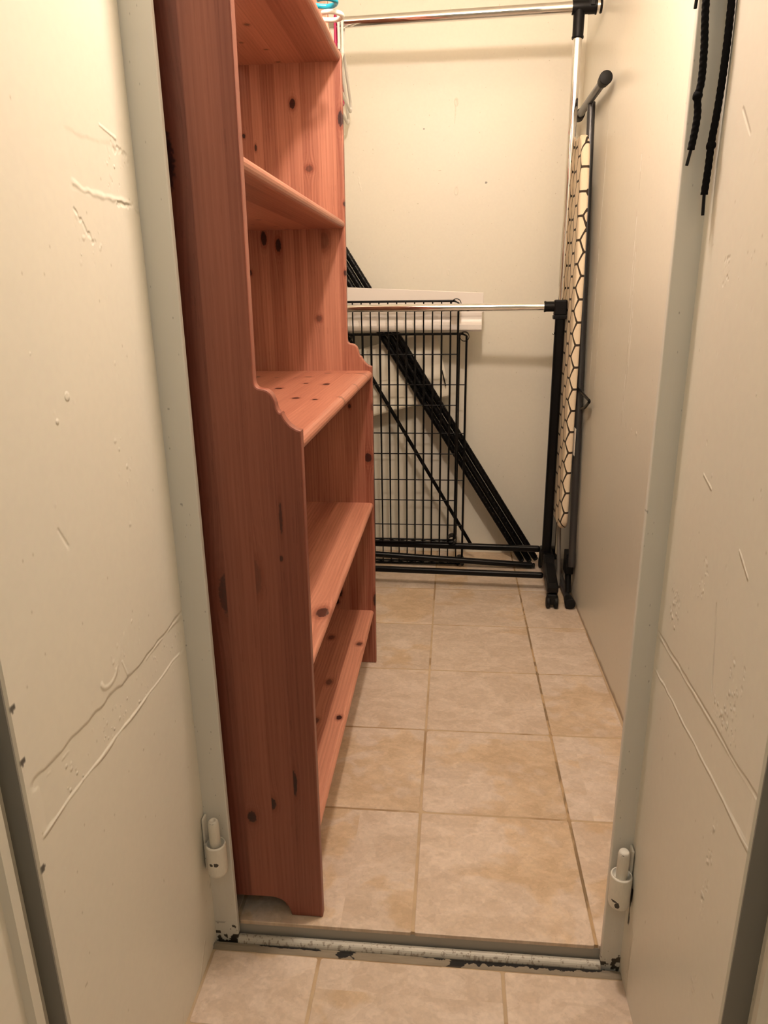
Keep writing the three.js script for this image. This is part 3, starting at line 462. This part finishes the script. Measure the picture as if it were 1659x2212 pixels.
// ------------------------------------------------------------------ ironing board folded flat against the right wall
{
  const t = thing('ironing_board', 'folded ironing board with honeycomb cover standing on end by the right wall', 'ironing board', [0.43, 0, -1.64]);
  // hexagon cloth, repeating every three sides across and one cell up
  const s = 0.0425, per = 3 * s, ht = Math.sqrt(3) * s;
  const cloth = colorTex(512, 296, (u, v, o) => {
    const x = u * per, y = v * ht; let d1 = 9, d2 = 9;
    for (let i = -1; i <= 3; i++) for (let j = -1; j <= 2; j++) { const d = Math.hypot(x - i * 1.5 * s, y - (j + (Math.abs(i) % 2) * 0.5) * ht); if (d < d1) { d2 = d1; d1 = d; } else if (d < d2) d2 = d; }
    const line = 1 - sstep(0.0064, 0.0078, d2 - d1), k = 0.97 + 0.06 * noise(u * 90, v * 60); o[0] = mix(0.80, 0.040, line) * k; o[1] = mix(0.665, 0.026, line) * k; o[2] = mix(0.485, 0.015, line) * k;
  });
  cloth.repeat.set(1 / per, 1 / ht);
  const cz = 1.655, y0 = 0.262, y1 = 1.578, hw = 0.165, sh = new THREE.Shape();
  sh.moveTo(cz - hw + 0.05, y0); sh.lineTo(cz + hw - 0.05, y0); sh.quadraticCurveTo(cz + hw, y0, cz + hw, y0 + 0.06); sh.lineTo(cz + hw, 0.95); sh.bezierCurveTo(cz + hw, 1.25, cz + 0.13, 1.40, cz + 0.115, 1.50); sh.quadraticCurveTo(cz + 0.10, y1, cz + 0.03, y1); sh.lineTo(cz - 0.03, y1); sh.quadraticCurveTo(cz - 0.10, y1, cz - 0.115, 1.50); sh.bezierCurveTo(cz - 0.13, 1.40, cz - hw, 1.25, cz - hw, 0.95); sh.lineTo(cz - hw, y0 + 0.06); sh.quadraticCurveTo(cz - hw, y0, cz - hw + 0.05, y0);
  const xF = 0.3985, th = 0.028;
  const pad = new THREE.ExtrudeGeometry(sh, { depth: th - 0.020, bevelEnabled: true, bevelThickness: 0.010, bevelSize: 0.010, bevelOffset: -0.010, bevelSegments: 5, curveSegments: 18 }).rotateY(Math.PI / 2).translate(xF + 0.010, 0, 0);
  uvBy(pad, (x, y, z) => [z + (x - xF) * 1.3 + 0.0505, y]);
  part('padded_cover', pad, std({ map: cloth, roughness: 0.9 }), t, 'cream cover printed with brown honeycomb lines');
  const bar = (y, z0, z1, x, cap0, cap1) => {
    part('crossbar', polyline([[x, y - 0.004, z0 + 0.01], [x, y, z0 + 0.06], [x, y, z1 - 0.06], [x, y, z1 - 0.01]], 0.0125, 16, 0.03), M.gunmetal, t);
    for (const [z, d] of [[z1, 1], [z0, -1]]) part('rubber_cap', latheAlong([[0.0125, 0], [0.0160, 0.002], [0.0175, 0.02], [0.0192, 0.050], [0.0182, 0.055], [0, 0.056]], [x, y, z - d * 0.046], [0, 0.0, d], 22), M.softBlack, t);
  };
  bar(1.686, -1.875, -1.405, 0.4325); bar(0.0205, -1.86, -1.395, 0.4365);
  part('leg', rod([0.4385, 1.680, -1.66], [0.4432, 0.140, -1.452], 0.0128, 18), M.gunmetal, t);
  part('leg', [rod([0.4165, 0.30, -1.64], [0.4200, 0.014, -1.575], 0.0075, 14), rod([0.4165, 0.30, -1.64], [0.4385, 0.42, -1.68], 0.0075, 14), rod([0.4385, 0.42, -1.68], [0.4385, 1.45, -1.80], 0.0090, 14)], M.greySteel, t);
  part('bracket', [rbx(0.4255, 0.4545, 0.098, 0.180, -1.53, -1.478, 0.003), rod([0.440, 0.10, -1.50], [0.4395, 0.030, -1.47], 0.011, 12)], M.blackPlastic, t);
  part('lever', polyline([[0.4325, 0.785, -1.60], [0.4375, 0.768, -1.49], [0.4465, 0.752, -1.36], [0.4435, 0.722, -1.42], [0.440, 0.712, -1.46]], 0.0048, 10, 0.012), M.blackPaint, t);
  const lab = rbx(0.428, 0.4295, 0.545, 0.64, -1.515, -1.472, 0.0005, 1).rotateY(0); part('care_tag', lab, M.paper, t, 'white paper care tag');
  const hp = part('hinge_plate', rbx(0.4098, 0.4125, 0.065, 0.245, -1.780, -1.652, 0.0012), M.blackPaint, t);
  for (const [y, z] of [[0.159, -1.734], [0.103, -1.709]]) part('rivet', latheAlong([[0, 0], [0.0042, 0.001], [0.0042, 0.002], [0, 0.004]], [0.4099, y, z], [-1, 0, 0], 14), M.rivet, hp);
}
// ------------------------------------------------------------------ coat hangers
function hangerBody(P, w, drop, r) {                      // P(a, b): a across, b down from the neck
  return [polyline([P(0, 0), P(0.03, 0.012), P(w - 0.012, drop - 0.012), P(w, drop + 0.006), P(w - 0.02, drop + 0.020), P(-w + 0.02, drop + 0.020), P(-w, drop + 0.006), P(-w + 0.012, drop - 0.012), P(-0.03, 0.012), P(0, 0)], r, 10, 0.02)];
}
function lyingHanger(label, cx, y, cz, R, mat, rEnd) {
  const t = thing('coat_hanger', label, 'hanger', [cx, y, cz]), pts = [];
  for (let k = 0; k <= 16; k++) { const a = (128 - k / 16 * 232) * Math.PI / 180; pts.push([cx + R * Math.cos(a), y, cz + R * Math.sin(a)]); }
  pts.push([cx - R * 0.9, y, cz - R * 0.75], [cx - R * 1.8, y, cz - R * 0.1], [cx - R * 2.4, y, cz]);
  part('hook', tube(pts, rEnd, 80, 12), mat, t);
  const nx = cx - R * 2.3; part('shoulders', hangerBody((a, b) => [nx - b, y, cz + a], 0.17, 0.11, 0.0048), mat, t);
}
lyingHanger('white plastic coat hanger on the upper bookcase shelf, hook poking out below the teal one', -0.268, 1.6610, -0.748, 0.024, M.whitePlastic, 0.0048);
lyingHanger('teal plastic coat hanger on the upper bookcase shelf with its hook poking out', -0.272, 1.6725, -0.708, 0.022, M.tealPlastic, 0.0048);
function hangingHanger(label, x, z, ang, mat, tip, w = 0.20, drop = 0.115) {
  const g = thing('coat_hanger', label, 'hanger', [x, 1.943, z]);
  const R = 0.0215, c = Math.cos(ang), s = Math.sin(ang), Q = (a, y) => [x + s * a, y, z + c * a], pts = [Q(R, 1.943 - tip)];
  for (let k = 0; k <= 10; k++) { const a = Math.PI * k / 10; pts.push(Q(R * Math.cos(a), 1.943 + R * Math.sin(a))); }
  pts.push(Q(-R, 1.915), Q(-R * 0.4, 1.885), Q(0, 1.868), Q(0, 1.853));
  part('hook', tube(pts, 0.0042, 80, 10), mat, g);
  if (tip > 0.05) part('hook_tip', rbx(-0.0045, 0.0045, -0.010, 0.008, -0.005, 0.005, 0.002).translate(...Q(R, 1.943 - tip)), mat, g);
  part('shoulders', hangerBody((a, b) => [x + s * a, 1.856 - b, z + c * a], w, drop, 0.0050), mat, g);
}
hangingHanger('white plastic coat hanger on the top rail, its shoulder showing past the bookcase edge', -0.3745, -1.674, 0.03, M.whitePlastic, 0.085);
hangingHanger('white plastic coat hanger second on the top rail, its lower corner showing past the bookcase', -0.3865, -1.675, 0.03, M.whitePlastic, 0.072, 0.21, 0.150);
hangingHanger('magenta plastic coat hanger on the top rail behind the white hanger', -0.3980, -1.676, 0.03, M.magentaPlastic, 0.08, 0.165, 0.10);
// ------------------------------------------------------------------ door pins left on both jambs
function doorPin(label, cx, y0, cz, leafX, side, chips) {
  const t = thing('hinge_pin', label, 'hinge', [cx, y0, cz], 'door hinge pins');
  delete t.userData.group;
  const map = colorTex(256, 768, (u, v, o) => { const k = 0.97 + 0.06 * noise(u * 60, v * 60); o[0] = 0.78 * k; o[1] = 0.75 * k; o[2] = 0.66 * k; for (const [a, b, ra, rb] of chips) { const d = Math.hypot((u - a) / ra, (v - b) / rb) + 0.5 * (fbm(u * 40, v * 40, 2) - 0.5); if (d < 1) dirt(o, 0.97); } }, false);
  const m = std({ map, roughness: 0.42 });
  part('knuckle', latheAlong([[0, 0.0], [0.012, 0.0], [0.0160, 0.003], [0.0172, 0.008], [0.0172, 0.060], [0.0160, 0.0625], [0.0135, 0.0625], [0.0125, 0.055], [0, 0.055]], [cx, y0, cz], [0, 1, 0], 30), m, t);
  part('pin', latheAlong([[0, 0], [0.0092, 0], [0.0092, 0.052], [0.0080, 0.057], [0.0062, 0.0595], [side < 0 ? 0.0036 : 0.002, 0.0595], [side < 0 ? 0.003 : 0.001, side < 0 ? 0.056 : 0.060], [0, side < 0 ? 0.056 : 0.060]], [cx + side * 0.0005, y0 + 0.050, cz], [0, 1, 0], 26), m, t);
  part('leaf', [rbx(Math.min(leafX, leafX + side * -0.0045) , Math.max(leafX, leafX + side * -0.0045), y0 + 0.004, y0 + 0.105, cz - 0.0205, cz - 0.004, 0.0028, 4), rbx(Math.min(cx, leafX), Math.max(cx, leafX), y0 + 0.002, y0 + 0.056, cz - 0.010, cz - 0.003, 0.002)], m, t);
}
doorPin('white painted steel hinge pin standing in its knuckle on the left jamb', -0.3875, 0.140, 0.0335, -0.411, -1, [[0.02, 0.43, 0.05, 0.009], [0.95, 0.428, 0.03, 0.006]]);
doorPin('white painted steel hinge pin with a chipped knuckle on the right jamb', 0.2885, 0.128, 0.0335, 0.307, 1, [[0.935, 0.386, 0.042, 0.014], [0.885, 0.402, 0.05, 0.005], [0.90, 0.34, 0.012, 0.006]]);
// ------------------------------------------------------------------ black laces hanging at the right jamb
function lace(label, pts, knotAt, r, tipAt) {
  const t = thing('shoelace', label, 'shoelace', pts[0]);
  const curve = new THREE.CatmullRomCurve3(pts.map((p) => V(...p))), n = 260, rings = 10, g = new THREE.TubeGeometry(curve, n, r, rings, false), p = g.attributes.position, c = new THREE.Vector3();
  for (let i = 0; i <= n; i++) { curve.getPointAt(i / n, c); for (let k = 0; k <= rings; k++) { const j = i * (rings + 1) + k, q = 1 + 0.07 * Math.sin(i * 1.7 + k * 1.25); p.setXYZ(j, c.x + (p.getX(j) - c.x) * q, c.y + (p.getY(j) - c.y) * q, c.z + (p.getZ(j) - c.z) * q); } }
  g.computeVertexNormals(); part('cord', g, M.lace, t);
  if (knotAt) part('knot', [new THREE.TorusKnotGeometry(r * 0.55, r * 0.6, 60, 10, 2, 3).translate(...knotAt), new THREE.SphereGeometry(r * 1.3, 14, 10).translate(...knotAt)], M.lace, t);
  const e = pts[pts.length - 1]; part('aglet', tube([e, [mix(e[0], tipAt[0], 0.5), mix(e[1], tipAt[1], 0.5), e[2]], tipAt], r * 0.45, 16, 10), M.blackPaint, t);
}
lace('left black shoelace hanging with a small knot and shorter end by the right jamb', [[0.287, 1.72, 0.022], [0.284, 1.55, 0.025], [0.278, 1.405, 0.030], [0.2815, 1.355, 0.030], [0.2820, 1.322, 0.030], [0.2800, 1.309, 0.030], [0.2818, 1.290, 0.030], [0.2805, 1.27, 0.030], [0.2785, 1.253, 0.030]], [0.2795, 1.309, 0.030], 0.0042, [0.2755, 1.236, 0.030]);
lace('right black shoelace hanging lower with a knot near its end by the right jamb', [[0.298, 1.72, 0.018], [0.3015, 1.55, 0.030], [0.3025, 1.40, 0.040], [0.3025, 1.34, 0.040], [0.3010, 1.29, 0.038], [0.2992, 1.262, 0.036], [0.2990, 1.252, 0.036], [0.2988, 1.235, 0.036], [0.2975, 1.203, 0.036]], [0.2990, 1.2555, 0.036], 0.0042, [0.2985, 1.180, 0.036]);
lace('short black lace end with a clipped tip at the top of the right jamb', [[0.285, 1.72, 0.020], [0.277, 1.55, 0.022], [0.2705, 1.44, 0.022], [0.2700, 1.412, 0.022]], null, 0.0042, [0.2692, 1.399, 0.022]);
{
  const k = thing('wall_hook', 'small metal hook on the door stop from which the black laces hang', 'hook', [0.292, 1.73, 0.013]);
  part('plate', rbx(0.278, 0.306, 1.70, 1.77, 0.0128, 0.0158, 0.001), M.greySteel, k); part('prong', tube([[0.292, 1.74, 0.015], [0.292, 1.722, 0.026], [0.292, 1.718, 0.034], [0.292, 1.732, 0.040]], 0.0035, 24, 8), M.greySteel, k);
}
scene.traverse((o) => { if (o.isMesh) { o.castShadow = true; o.receiveShadow = true; } });
renderer.render(scene, camera);
